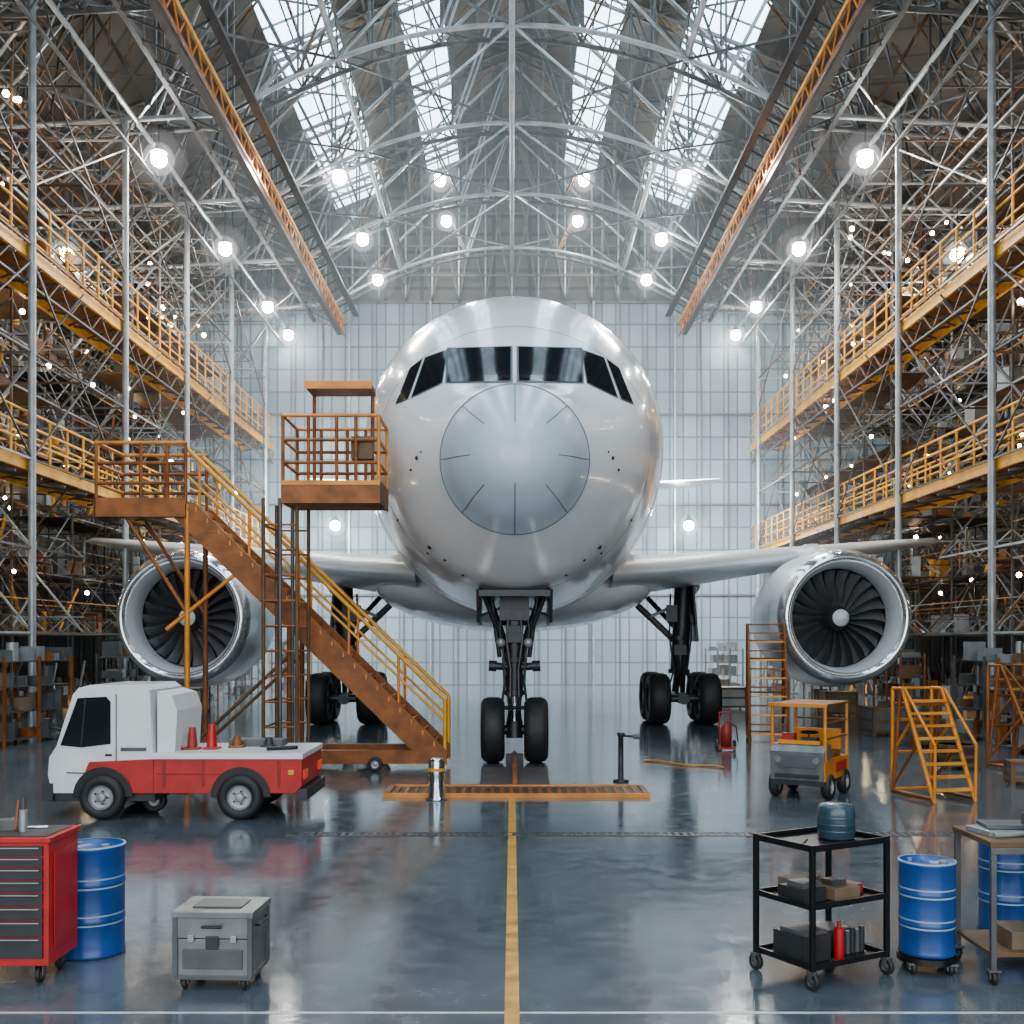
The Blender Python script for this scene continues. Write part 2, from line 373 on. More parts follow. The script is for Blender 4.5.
        while y<yb-1:
            mb.tube((sg*xi,y,z-.3),(sg*xo,y+1.2,z-.3),.04,'brown'); mb.tube((sg*13.0,y,z-.5),(sg*xo,y,z-.2),.05,'steel2')
            if z>10:
                mb.tube((sg*xi,y,z-.35),(sg*xi,y+.8,z-1.0),.03,'brown'); mb.tube((sg*xi,y+.8,z-1.0),(sg*xi,y+1.6,z-.35),.03,'brown')
            y+=1.6
        if z>10: mb.tube((sg*xi,ya,z-1.0),(sg*xi,yb,z-1.0),.04,'steel2')
        mb.build('catwalk')
# ------------------------------------------------------------ high bay lamps
def sph(r,n=9): return [(-r*math.cos(math.pi*i/n),r*math.sin(math.pi*i/n)) for i in range(n+1)]
def lamp_mesh():
    mb=MB()
    mb.lathe([(.20,.30),(.26,.27),(.33,.16),(.50,.10),(.55,.0),(.30,.0),(.21,.27)],(0,0,0),'Z','steel2',20)
    mb.lathe(sph(.27),(0,0,-.02),'Z','lamp',14)
    mb.tube((0,0,.5),(0,0,1.9),.02,'dark')
    mb.lathe(sph(.55,12),(0,0,-.02),'Z','halo1',18)  # glow shells painted around the bulb, not part of the fixture
    mb.lathe(sph(1.0,14),(0,0,-.02),'Z','halo2',24)
    return mb
base=None
def lamp(x,y,z):
    global base
    if base is None:
        base=lamp_mesh().build('high_bay_lamp',loc=(x,y,z)); return
    o=bpy.data.objects.new('high_bay_lamp',base.data); S.collection.objects.link(o); o.location=(x,y,z)
for sg in(-1,1):
    for y in(37.7,46.4,54.5,59.5): lamp(sg*12.1,y,19.0)
    for y in(51.9,57): lamp(sg*3.4,y,24.2)
    for y in(44,50.8,56.5): lamp(sg*6.9,y,21.0)
    for y in(34,42,50,57): lamp(sg*17,y,17.2)
    for y in(58.5,): lamp(sg*9.4,y,8.6)
    for y in(2,14): lamp(sg*8,y,20.0)
# ------------------------------------------------------------ AIRLINER
AX=.05
plane=bpy.data.objects.new('airliner',None); S.collection.objects.link(plane); plane.location=(AX,0,0)
st=[(18.28,5.62,.0,.0,.0),(18.33,5.62,.30,.30,.30),(18.5,5.63,.62,.62,.60),(18.95,5.66,1.0,1.0,.98),(19.6,5.72,1.33,1.34,1.34),
 (20.5,5.92,1.93,1.50,1.97),(21.3,6.15,2.40,2.02,2.55),(22,6.4,2.72,2.37,2.95),(23,6.68,3.02,2.75,3.38),(24,6.88,3.22,3.05,3.68),(25,6.98,3.38,3.34,3.86),
 (26,7.0,3.52,3.56,3.93),(28,7.0,3.62,3.70,3.95),(31,7.0,3.62,3.7,3.95),(36,7.0,3.58,3.7,3.95),(41,7.05,3.5,3.65,3.9),(46,7.5,3.0,3.1,3.5),(50,8.1,2.1,2.4,2.6),(54,8.8,1.1,1.5,1.4),(57,9.2,.35,.6,.4),(57.3,9.25,.0,.0,.0)]
def cr(p0,p1,p2,p3,t):
    return tuple(.5*((2*b)+(-a+c)*t+(2*a-5*b+4*c-d)*t*t+(-a+3*b-3*c+d)*t**3) for a,b,c,d in zip(p0,p1,p2,p3))
dense=[]
for i in range(len(st)-1):
    p0=st[max(i-1,0)];p3=st[min(i+2,len(st)-1)]
    for j in range(6): dense.append(cr(p0,st[i],st[i+1],p3,j/6))
dense.append(st[-1])
def sect(d,n):
    y,cz,rx,rt,rb=d; rx=max(rx,0);rt=max(rt,0);rb=max(rb,0)
    return [(rx*math.sin(2*math.pi*i/n),y,cz+(rt if math.cos(2*math.pi*i/n)>=0 else rb)*math.cos(2*math.pi*i/n)) for i in range(n)]
n=96; mb=MB(); seamrow=24
vs=[];
for d in dense: vs+=sect(d,n)
fr=[];fw=[]
for j in range(len(dense)-1):
    for i in range(n): (fr if j<seamrow else fw).append((j*n+i,j*n+(i+1)%n,(j+1)*n+(i+1)%n,(j+1)*n+i))
mb.add(vs,fr+fw,'white',True); mb.mi('radome')
for q in range(len(fr)): mb.m[q]=1
bvh=BVHTree.FromPolygons([Vector(v) for v in mb.v],mb.f)
mb.build('fuselage',loc=(0,0,0),parent=plane)
def seam_ring(row):
    a=sect(dense[row],n); return [a[i%n] for i in range(0,n+1)]
mb=MB()
mb.path(seam_ring(seamrow),.014,'seam')
for a in (0,12,24,36,48,60,72,84):
    pts=[sect(dense[j],n)[a] for j in range(10 if a in(0,48) else 14,seamrow+1)]
    mb.path(pts,.009,'seam',5)
def hit(px,py,lift=0.012,sx=1):
    o=Vector((-AX,0,CH)); d=Vector(((px-512)/F,1,(640-py)/F))
    l,nn,i,t=bvh.ray_cast(o,d.normalized())
    if l is None: return None
    if nn.dot(d)>0: nn=-nn
    l=l+nn*lift
    return Vector((l.x*sx,l.y,l.z))
for row in(42,60): mb.path(seam_ring(row),.006,'seam',4)
for px,py,r in((417,458,.04),(430,547,.05),(445,560,.03),(428,553,.03),(398,520,.03),(421,452,.02),(463,575,.03),(411,470,.03)):
    for sx in(1,-1):
        q=hit(px,py,.0,sx)
        if q: mb.lathe([(-.03,0),(-.025,r*.8),(0,r)],(q.x,q.y,q.z),'Y','gear',12)
mb.build('panel_seams',loc=(0,0,0),parent=plane)
wins=[[(449.5,349),(511,347.5),(511,381.5),(448,382.5)],[(426,358.5),(448,350.5),(442.5,383),(413,397)],[(411,368.5),(423,360),(409,398.5),(397,403.5)]]
mb=MB(); mf=MB()
for wq in wins:
    A,B,C,D=wq
    for sx in(1,-1):
        for (bb,k,lift,ex) in((mb,'glass',.02,0),(mf,'seam',.01,.035)):
            nu,nv=14,10;vs=[];ok=True
            for iv in range(nv+1):
                for iu in range(nu+1):
                    u=iu/nu*(1+2*ex)-ex; v=iv/nv*(1+2*ex)-ex
                    px=(A[0]*(1-u)+B[0]*u)*(1-v)+(D[0]*(1-u)+C[0]*u)*v; py=(A[1]*(1-u)+B[1]*u)*(1-v)+(D[1]*(1-u)+C[1]*u)*v
                    q=hit(px-.5,py,lift,sx)
                    if q is None: ok=False;q=Vector((0,20,6))
                    vs.append(q)
            if ok: bb.add(vs,[(b*(nu+1)+a,b*(nu+1)+a+1,(b+1)*(nu+1)+a+1,(b+1)*(nu+1)+a) for b in range(nv) for a in range(nu)],k,True)
mb.build('cockpit_windows',loc=(0,0,0),parent=plane,fixn=False)
mf.build('window_frames',loc=(0,0,0),parent=plane,fixn=False)
mb=MB()
for sx in(-1,1):
    for i in range(44):
        y=27+i*.42; mb.cbox((sx*3.50,y,7.75),(.06,.2,.3),'glass')
mb.build('cabin_windows',loc=(0,0,0),parent=plane)
mb=MB(); bd=[(26.8,3.9,.3,.3,.2),(27.6,3.9,2.6,1.2,.75),(29,3.95,3.55,1.5,1.1),(31,4.0,3.85,1.6,1.22),(35,4.0,3.9,1.6,1.25),(38,4.0,3.6,1.5,1.1),(41,4.1,2.4,1.2,.8),(42.5,4.2,.3,.3,.2)]
dd=[]
for i in range(len(bd)-1):
    for j in range(5): dd.append(cr(bd[max(i-1,0)],bd[i],bd[i+1],bd[min(i+2,len(bd)-1)],j/5))
dd.append(bd[-1]); vs=[]
for d in dd: vs+=sect(d,64)
mb.add(vs,[(j*64+i,j*64+(i+1)%64,(j+1)*64+(i+1)%64,(j+1)*64+i) for j in range(len(dd)-1) for i in range(64)],'white',True)
mb.build('belly_fairing',loc=(0,0,0),parent=plane)
def foil(nn=18):
    up=[];lo=[]
    for i in range(nn+1):
        x=(1-math.cos(math.pi*i/nn))/2
        t=5*(.2969*math.sqrt(x)-.126*x-.3516*x*x+.2843*x**3-.1036*x**4)
        up.append((x,t*.55)); lo.append((x,-t*.45))
    return up+lo[::-1][1:-1]
FO=foil()
def wing(name,secs,k='wing'):
    mb=MB(); L=len(FO); dn=[]
    for i in range(len(secs)-1):
        for j in range(6): dn.append([secs[i][q]*(1-j/6)+secs[i+1][q]*j/6 for q in range(5)])
    dn.append(secs[-1]); vs=[]
    for x,y,z,c,t in dn:
        for a,b in FO: vs.append((x,y+a*c,z+b*t*1.0))
    mb.add(vs,[(j*L+i,j*L+(i+1)%L,(j+1)*L+(i+1)%L,(j+1)*L+i) for j in range(len(dn)-1) for i in range(L)],k,True)
    mb.add(vs[-L:],[tuple(range(L))],k)
    return mb.build(name,loc=(0,0,0),parent=plane)
for sx in(-1,1):
    wing('wing',[(sx*2.4,26.6,4.15,11,2.2),(sx*4.2,28.4,4.35,9.6,1.95),(sx*8.5,32.4,5.0,6.6,1.35),(sx*12.5,36.0,5.62,4.2,.85),(sx*14.6,38.0,5.95,2.6,.5),(sx*15.4,39.6,6.05,1.0,.12)])
    wing('tailplane',[(sx*1.0,49.5,9.3,5.5,.7),(sx*10.4,55.2,10.6,2.0,.25)])
    ex=sx*8.5; ez=3.08; ey=28.0
    mb=MB()
    mb.lathe([(1.0,1.30),(.6,1.30),(.3,1.34),(.12,1.42)],(ex,ey,ez),'Y','nac',64)
    mb.lathe([(.12,1.42),(.03,1.48),(0,1.53),(.03,1.60),(.12,1.67),(.3,1.73)],(ex,ey,ez),'Y','lip',64)
    mb.lathe([(.3,1.73),(.8,1.80),(1.6,1.84),(2.6,1.82),(3.6,1.68),(4.6,1.42),(5.0,1.28),(5.0,1.2),(4.4,1.25)],(ex,ey,ez),'Y','nac',64)
    mb.lathe([(4.2,1.0),(5.2,.85),(6.0,.6),(6.2,.5),(7.0,.12),(7.05,0)],(ex,ey,ez),'Y','steel2',32)
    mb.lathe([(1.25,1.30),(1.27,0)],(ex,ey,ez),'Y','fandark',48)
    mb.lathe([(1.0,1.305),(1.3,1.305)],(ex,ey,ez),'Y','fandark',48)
    for y in(.95,2.4): mb.lathe([(y,1.815 if y<1 else 1.838),(y+.02,1.815 if y<1 else 1.838)],(ex,ey,ez),'Y','seam',64)
    mb.lathe([(.35,0),(.40,.07),(.55,.17),(.75,.27),(.95,.34),(1.1,.36)],(ex,ey,ez),'Y','fandark',32)
    mb.lathe([(.34,0),(.36,.055),(.42,.11),(.50,.17),(.60,.22)],(ex,ey-.01,ez),'Y','truckw',24)
    NB=22
    for i in range(NB):
        a0=2*math.pi*i/NB; vs=[]
        for j in range(7):
            r=.30+(1.27-.30)*j/6; tw=math.radians(30+32*j/6); c=.15+.10*j/6; aa=a0+.06*math.sin(j/6*math.pi)
            for e in(-1,1):
                ta=e*c*math.sin(tw)*.52/ max(r,.3); yy=.98+e*c*math.cos(tw)*.9
                vs.append((ex+r*math.cos(aa+ta),ey+yy,ez+r*math.sin(aa+ta)))
        mb.add(vs,[(2*j,2*j+1,2*j+3,2*j+2) for j in range(6)],'fan',True)
    mb.prism([(29.2,4.75),(31.5,5.25),(34.5,5.0),(35.5,4.6),(33.0,3.9),(29.8,4.4)],'X',ex-.16,ex+.16,'white')
    mb.build('engine',loc=(0,0,0),parent=plane,fixn=False)
    mb=MB()
    for xx,yy,zz in((5.8,36.2,4.35),(11,37.6,5.25)):
        mb.lathe([(-1.6,0),(-1.2,.14),(-.4,.24),(.6,.24),(1.6,.12),(2.1,0)],(sx*xx,yy,zz-.15),'Y','wing',20)
    mb.build('flap_fairings',loc=(0,0,0),parent=plane)
    mb=MB(); gx=sx*5.02; gy=33.4
    for yy in(-.78,.78):
        for xx in(-.74,.74): wheel(mb,(gx+xx,gy+yy,.76),.76,.62,'X',40)
        mb.tube((gx-.8,gy+yy,.76),(gx+.8,gy+yy,.76),.11,'gear',12)
    mb.tube((gx,gy-.95,.76),(gx,gy+.95,.76),.17,'gear',12)
    mb.tube((gx,gy,.76),(gx,gy,1.9),.13,'chrome',16); mb.tube((gx,gy,1.5),(gx+sx*.15,gy,4.4),.27,'gear',16)
    mb.tube((gx,gy,1.5),(gx,gy,1.62),.33,'gear',16); mb.tube((gx,gy,2.5),(gx,gy,2.62),.33,'gear',16)
    mb.tube((gx,gy,2.35),(gx-sx*1.75,gy-.1,4.0),.10,'steel2',10); mb.tube((gx-sx*.1,gy+.2,2.9),(gx-sx*1.0,gy+1.6,4.1),.08,'gear',10)
    mb.tube((gx-sx*.9,gy-.1,3.2),(gx,gy,3.6),.05,'steel',8)
    for e in(-1,1):
        mb.tube((gx+e*.1,gy-.3,2.1),(gx+e*.06,gy-.62,1.5),.05,'gear',8); mb.tube((gx+e*.06,gy-.62,1.5),(gx+e*.1,gy-.2,.9),.05,'gear',8)
        mb.path([(gx+e*.28,gy-.15,3.9),(gx+e*.33,gy-.28,2.6),(gx+e*.2,gy-.3,1.6),(gx+e*.45,gy-.7,.95)],.03,'greyd',6)
        mb.tube((gx+e*.3,gy-.9,1.0),(gx+e*.12,gy-.3,1.7),.05,'gear',8)
    mb.cbox((gx+sx*.40,gy,3.3),(.06,1.3,1.7),'gear',0,-sx*.08)
    mb.tube((gx+sx*.1,gy,2.9),(gx+sx*.4,gy,3.0),.04,'gear',6)
    mb.cbox((gx-sx*.25,gy-.2,3.3),(.3,.3,.5),'gear'); mb.cbox((gx,gy-.28,2.2),(.34,.2,.3),'gear')
    mb.build('main_landing_gear',loc=(0,0,0),parent=plane)
mb=MB(); vs=[]
for zz,yl,c,t in((10.3,47.5,8.0,.7),(17.0,53.0,3.6,.35)):
    for a,b in FO: vs.append((b*t,yl+a*c,zz))
L=len(FO); mb.add(vs,[(i,(i+1)%L,L+(i+1)%L,L+i) for i in range(L)],'white',True); mb.add(vs[L:],[tuple(range(L))],'white')
mb.build('tail_fin',loc=(0,0,0),parent=plane)
mb=MB(); gy=22.5
for xx in(-.44,.44): wheel(mb,(xx,gy,.665),.665,.48,'X',40,hm='gear')
mb.tube((-.5,gy,.665),(.5,gy,.665),.10,'gear',12)
mb.tube((0,gy,.55),(0,gy,1.75),.10,'chrome',16); mb.tube((0,gy,1.35),(0,gy,3.75),.18,'gear',20)
for z,r in((1.38,.23),(1.7,.22),(2.05,.26),(2.3,.22),(2.8,.26)): mb.tube((0,gy,z),(0,gy,z+.09),r,'gear',18)
mb.tube((0,gy-.02,.5),(0,gy,.84),.17,'gear',14)
for e in(-1,1):
    mb.tube((e*.12,gy-.15,1.45),(e*.08,gy-.5,1.12),.045,'gear',8); mb.tube((e*.08,gy-.5,1.12),(e*.12,gy-.1,.78),.045,'gear',8)
    mb.tube((e*.60,gy+.9,3.55),(e*.12,gy+.1,2.1),.08,'gear',10)
    mb.tube((e*.62,gy+.0,3.6),(e*.16,gy-.05,2.35),.075,'gear',10)
    mb.tube((e*.50,gy-.2,3.6),(e*.30,gy-.1,2.15),.05,'gear',8)
    mb.tube((e*.70,gy-.5,3.62),(e*.40,gy-.25,2.85),.05,'gear',8); mb.tube((e*.40,gy-.25,2.85),(e*.12,gy-.05,2.45),.05,'gear',8)
    mb.tube((e*.15,gy-.2,1.95),(e*.48,gy-.22,1.98),.075,'gear',12); mb.tube((e*.36,gy-.22,1.97),(e*.52,gy-.22,1.98),.11,'gear',12)
    mb.path([(e*.2,gy-.2,3.4),(e*.3,gy-.32,2.7),(e*.22,gy-.3,2.2),(e*.2,gy-.28,1.6),(e*.3,gy-.15,.9)],.028,'greyd',6)
    mb.path([(e*.1,gy-.24,3.3),(e*.16,gy-.3,2.5),(e*.08,gy-.26,1.9),(e*.09,gy-.3,1.3)],.022,'steel2',6)
    mb.lathe([(-.10,.0),(-.10,.09),(0,.08),(.08,.05)],(e*.28,gy-.28,2.45),'Y','steel',16)
    mb.prism([(gy-1.0,3.5),(gy+1.1,3.4),(gy+.9,2.8),(gy-.7,2.85)],'X',e*.72-.03,e*.72+.03,'gear')
    mb.tube((e*.70,gy,3.0),(e*.15,gy,3.2),.03,'gear',6)
mb.cbox((0,gy-.2,2.62),(.36,.16,.34),'gear'); mb.cbox((0,gy-.22,3.15),(.6,.2,.5),'gear'); mb.tube((-.3,gy-.1,1.12),(.3,gy-.1,1.12),.04,'gear',8)
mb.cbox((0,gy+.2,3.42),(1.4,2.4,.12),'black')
mb.build('nose_landing_gear',loc=(0,0,0),parent=plane)
# ------------------------------------------------------------ boarding stairs
mb=MB(); ya,yb=21.0,22.25
XA,ZA,XB,ZB=-6.25,5.1,-1.5,.42
for y in(ya,yb):
    mb.prism([(XA-.35,ZA+.02),(XA+.2,ZA+.02),(XB+.25,ZB-.02),(XB+.25,ZB-.28),(XB-.15,ZB-.28),(XA-.2,ZA-.26)],'Y',y-.04,y+.04,'rust')
    mb.path([(XA,y,ZA+1.1),(XB+.0,y,ZB+1.15),(XB+.22,y,ZB+.95),(XB+.22,y,.1)],.04,'gold',8)
    mb.path([(XA,y,ZA+.58),(XB+.2,y,ZB+.55)],.028,'gold',6)
    for i in range(5):
        t=(i+.3)/5; x=XA+(XB-XA)*t; z=ZA+(ZB-ZA)*t; mb.tube((x,y,z),(x,y,z+1.1),.028,'orange',6)
N=22
for i in range(N):
    t=(i+.5)/N; x=XA+(XB-XA)*t; z=ZA+(ZB-ZA)*t
    mb.box(x-.13,x+.13,ya-.05,yb+.05,z-.02,z+.03,'rust'); mb.box(x+.11,x+.135,ya-.06,yb+.06,z-.05,z+.04,'orange')
    mb.box(x-.13,x-.11,ya,yb,z-.0,z+.18,'brown')
pa,pb=-7.9,-6.2
mb.box(pa,pb,ya-.1,yb+.1,ZA-.12,ZA,'rust'); mb.box(pa-.02,pb,ya-.14,ya-.1,ZA-.26,ZA+.1,'rust'); mb.box(pa-.04,pa,ya-.14,yb+.14,ZA-.26,ZA+.1,'brown')
for x,y in((pa,ya-.1),(pa,yb+.1),(pb,ya-.1),(pb,yb+.1),((pa+pb)/2,ya-.1),((pa+pb)/2,yb+.1),(pb-.35,ya-.1)): mb.tube((x,y,ZA),(x,y,ZA+1.15),.035,'rust',8)
for h in(.38,.76,1.15):
    for y in(ya-.1,yb+.1): mb.tube((pa,y,ZA+h),(pb,y,ZA+h),.035,'rust' if h<1 else 'orange',8)
    mb.tube((pa,ya-.1,ZA+h),(pa,yb+.1,ZA+h),.035,'orange',8)
for y in(ya,yb):
    mb.tube((-6.2,y,.25),(-6.2,y,ZA),.055,'orange' if y==ya else 'rust',8)
    mb.tube((-6.2,y,3.0),(-7.4,y,4.9),.04,'rust',8)
    if y==ya: mb.tube((-6.6,y,2.7),(-5.1,y,3.9),.04,'orange',8)
    mb.tube((-4.25,y,.25),(-4.25,y,3.1),.05,'rust',8); mb.tube((-6.2,y,.4),(-4.25,y,2.2),.035,'brown',8)
    mb.box(-6.5,-1.4,y-.06,y+.06,.14,.40,'rust')
    for x in(-6.3,-4.2,-2.6): wheel(mb,(x,y-.1 if y==ya else y+.1,.14),.14,.08,'Y',20)
for x in(-6.4,-4.25,-2.9,-1.5): mb.box(x-.06,x+.06,ya,yb,.16,.30,'rust')
mb.build('boarding_stairs')
# ------------------------------------------------------------ access lift
mb=MB(); xa,xb,ya,yb,z0=-4.05,-2.36,19.45,20.75,5.22
mb.box(xa,xb,ya,yb,z0-.28,z0,'rust'); mb.box(xa-.03,xb+.03,ya-.03,ya,z0-.3,z0+.02,'rust'); mb.box(xa-.03,xa,ya,yb,z0-.3,z0+.1,'orange'); mb.box(xb,xb+.03,ya,yb,z0-.3,z0+.1,'brown'); mb.box(xa-.03,xb+.03,ya-.04,ya-.03,z0+.02,z0+.10,'orange')
for x in(xa,xa+.45,xa+.95,xb-.4,xb):
    for y in(ya,yb): mb.tube((x,y,z0),(x,y,z0+1.25),.032,'rust' if x!=xb else 'orange',8)
for h in(.42,.82,1.25):
    for y in(ya,yb): mb.tube((xa,y,z0+h),(xb,y,z0+h),.032,'orange' if h>1 else 'rust',8)
    for x in(xa,xb): mb.tube((x,ya,z0+h),(x,yb,z0+h),.032,'orange',8)
for x in(xa+.35,xb-.25): mb.tube((x,yb-.15,z0),(x,yb-.15,z0+1.85),.035,'rust',8)
mb.box(xa+.3,xb-.2,ya+.5,yb-.05,z0+1.86,z0+1.96,'rust'); mb.box(xa+.28,xb-.18,ya+.48,ya+.52,z0+1.84,z0+1.98,'orange')
mb.box(xb-.5,xb-.12,ya+.08,ya+.3,z0+.5,z0+.9,'brown')
for x in(-4.42,-4.12,-3.82):
    for y in(ya+.1,yb-.1): mb.tube((x,y,.12),(x,y,z0-.2),.035,'brown' if x!=-4.12 else 'steel2',8)
z=.5
while z<4.9:
    for y in(ya+.1,yb-.1): mb.tube((-4.42,y,z),(-3.82,y,z),.02,'rust',6)
    mb.tube((-4.42,ya+.1,z),(-4.42,yb-.1,z+.0),.02,'brown',6)
    z+=.45
mb.box(-4.6,-3.6,ya-.1,yb+.1,.12,.3,'rust')
for x in(-4.5,-3.7):
    for y in(ya,yb): wheel(mb,(x,y,.12),.12,.07,'X',18)
mb.build('access_lift')
# ------------------------------------------------------------ utility truck
mb=MB(); ya,yb=15.35,16.85
cab=[(-6.42,.36),(-6.48,.62),(-6.46,.86),(-6.36,1.02),(-6.13,1.74),(-6.05,1.83),(-5.9,1.87),(-5.16,1.87),(-5.06,1.80),(-5.02,.9),(-5.02,.36)]
mb.prism(cab,'Y',ya,yb,'truckw')
def pan(poly,y,k): mb.prism(poly,'Y',y-.012,y+.012,k)
for y in(ya-.006,yb+.006):
    pan([(-6.30,1.03),(-6.06,1.69),(-5.66,1.71),(-5.60,1.64),(-5.60,1.05),(-6.0,1.0)],y,'glass')
    pan([(-5.53,.62),(-5.515,.62),(-5.515,1.75),(-5.53,1.75)],y,'seam'); pan([(-6.22,.64),(-5.53,.62),(-5.53,.64),(-6.22,.66)],y,'seam')
    pan([(-5.46,.95),(-5.10,.95),(-5.10,1.0),(-5.46,1.0)],y,'grey'); pan([(-5.68,.88),(-5.58,.88),(-5.58,.91),(-5.68,.91)],y,'black')
pan([(-6.02,1.02),(-5.99,1.02),(-5.93,1.70),(-5.96,1.70)],ya-.014,'black')
mb.add([(-6.365,ya+.12,1.06),(-6.365,yb-.12,1.06),(-6.145,yb-.16,1.74),(-6.145,ya+.16,1.74)],[(0,1,2,3)],'glass')
mb.box(-6.56,-6.40,ya-.02,yb+.02,.26,.50,'greyd'); mb.box(-6.495,-6.47,ya+.08,ya+.38,.60,.76,'lip'); mb.box(-6.495,-6.47,yb-.38,yb-.08,.60,.76,'lip')
mb.box(-6.45,-5.0,ya+.05,yb-.05,.24,.40,'greyd')
mb.tube((-6.3,ya,1.25),(-6.42,ya-.16,1.30),.015,'black',6); mb.box(-6.47,-6.38,ya-.22,ya-.1,1.15,1.42,'black')
mb.prism([(-6.05,.42),(-5.9,.80),(-5.0,.84),(-5.0,.36),(-6.05,.36)],'Y',ya-.02,yb+.02,'red')
mb.prism([(-5.0,.36),(-5.0,.84),(-2.93,.84),(-2.93,.46),(-3.03,.36)],'Y',ya-.02,yb+.02,'red')
mb.box(-5.02,-2.91,ya-.05,yb+.05,.84,.92,'truckw'); mb.box(-3.01,-2.86,ya,yb,.26,.42,'greyd')
for x in(-4.85,-4.3,-3.25): mb.box(x-.02,x+.02,ya-.03,ya,.45,.82,'redd')
mb.box(-4.95,-4.0,ya-.028,ya-.01,.62,.645,'redd'); 
mb.box(-2.93,-2.90,ya+.05,ya+.3,.55,.68,'tail'); mb.box(-2.93,-2.90,yb-.3,yb-.05,.55,.68,'tail'); mb.box(-3.12,-3.04,ya-.035,ya,.62,.69,'gold')
for x in(-5.70,-3.78):
    for y,sy in((ya,-1),(yb,1)):
        a=[(x+.42*math.cos(t),.31+.42*math.sin(t)) for t in [math.pi*i/14 for i in range(15)]]
        mb.prism(a,'Y',y+sy*.03-.01,y+sy*.03+.01,'black')
        wheel(mb,(x,y+sy*.02,.315),.315,.22,'Y',32,hm='steel')
        for q in range(5):
            an=q*2*math.pi/5; mb.tube((x+.09*math.cos(an),y+sy*.10,.315+.09*math.sin(an)),(x+.09*math.cos(an),y+sy*.12,.315+.09*math.sin(an)),.016,'gear',6)
mb.box(-4.8,-4.6,ya+.3,ya+.55,.30,.42,'greyd'); wheel(mb,(-5.15,ya+.5,.2),.18,.12,'Y',20)
for x,y,h,k in((-4.62,15.9,.32,'redd'),(-4.35,15.95,.36,'red'),(-4.05,16.2,.16,'rust'),(-3.6,16.3,.14,'greyd')):
    mb.tube((x,y,.92),(x,y,.92+h),.08,k,14,.05); mb.box(x-.11,x+.11,y-.11,y+.11,.92,.95,k)
mb.path([(-4.75,15.8,.92),(-4.95,15.8,1.5),(-4.98,15.8,1.58)],.03,'rust',6)
mb.prism([(-5.0,.92),(-4.75,.92),(-4.72,1.5),(-4.80,1.72),(-5.0,1.78)],'Y',ya+.15,yb-.1,'truckw'); mb.box(-4.2,-3.4,16.3,16.7,.92,1.02,'steel2'); mb.tube((-3.5,15.7,.95),(-3.1,15.9,.95),.03,'black',8)
mb.build('utility_truck',bevel=.012)
# ------------------------------------------------------------ tool cabinet
mb=MB(); x0,x1,y0,y1=-4.22,-3.34,7.93,8.46
mb.box(x0,x1,y0,y1,.15,1.04,'red'); mb.box(x0-.02,x1+.02,y0-.02,y1+.02,1.04,1.075,'red'); mb.box(x0+.03,x1-.03,y0+.03,y1-.03,1.075,1.082,'greyd')
zs=[.20,.36,.48,.58,.68,.77,.86,.94,1.02]
for a,b in zip(zs,zs[1:]):
    mb.box(x0+.04,x1-.04,y0-.018,y0,a+.005,b-.005,'greyd'); mb.box(x0+.06,x1-.06,y0-.035,y0-.018,b-.022,b-.014,'steel')
mb.box(x1,x1+.012,y0+.08,y1-.08,.25,.95,'red')
for x in(x0+.1,x1-.1):
    for y in(y0+.09,y1-.09): caster(mb,x,y,.15,.065)
mb.tube((-3.62,8.15,1.08),(-3.62,8.15,1.24),.03,'steel',10); mb.tube((-3.62,8.15,1.24),(-3.62,8.15,1.33),.01,'steel2',8)
mb.tube((-3.86,8.1,1.08),(-3.86,8.1,1.19),.05,'grey',12); mb.cbox((-3.75,8.25,1.12),(.18,.12,.08),'steel2',.3); mb.tube((-3.75,8.25,1.09),(-3.5,8.3,1.09),.012,'chrome',8); mb.tube((-3.9,8.2,1.08),(-3.9,8.2,1.3),.018,'black',8); mb.tube((-3.7,8.2,1.09),(-3.7,8.25,1.3),.012,'rust',8)
mb.build('tool_cabinet',bevel=.006)
def drum(x,y,r=.27,h=.9,z=0):
    mb=MB(); R=r
    mb.lathe([(.0,0),(.0,R*.96),(.01,R*1.02),(.03,R*1.02),(.04,R),(h*.32,R),(h*.335,R*1.03),(h*.35,R),(h*.65,R),(h*.665,R*1.03),(h*.68,R),(h-.03,R),(h-.02,R*1.03),(h,R*1.03),(h,R*.97),(h-.02,R*.95),(h-.02,0)],(0,0,z),'Z','blue',40)
    for q in(.30,.38,.63,.71): mb.lathe([(h*q,R*1.004),(h*q+.012,R*1.004)],(0,0,z),'Z','bluel',40)
    mb.tube((R*.5,-.05,z+h-.02),(R*.5,-.05,z+h+.005),.035,'steel',12); mb.tube((-R*.5,.08,z+h-.02),(-R*.5,.08,z+h+.0),.02,'steel',12)
    mb.lathe([(h-.005,R*1.035),(h+.004,R*1.03),(h+.004,R*.97)],(0,0,z),'Z','bluel',40)
    if z:
        mb.tube((0,0,z-.05),(0,0,z-.003),R*1.08,'black',28)
        for a in(.6,2.2,3.8,5.4): caster(mb,math.cos(a)*R*.92,math.sin(a)*R*.92,z-.04,.045)
    return mb.build('oil_drum',loc=(x,y,0))
drum(-3.36,8.80,.25,.87); drum(3.15,8.35,.205,.70,.13); drum(4.05,9.02,.21,.80,.13)
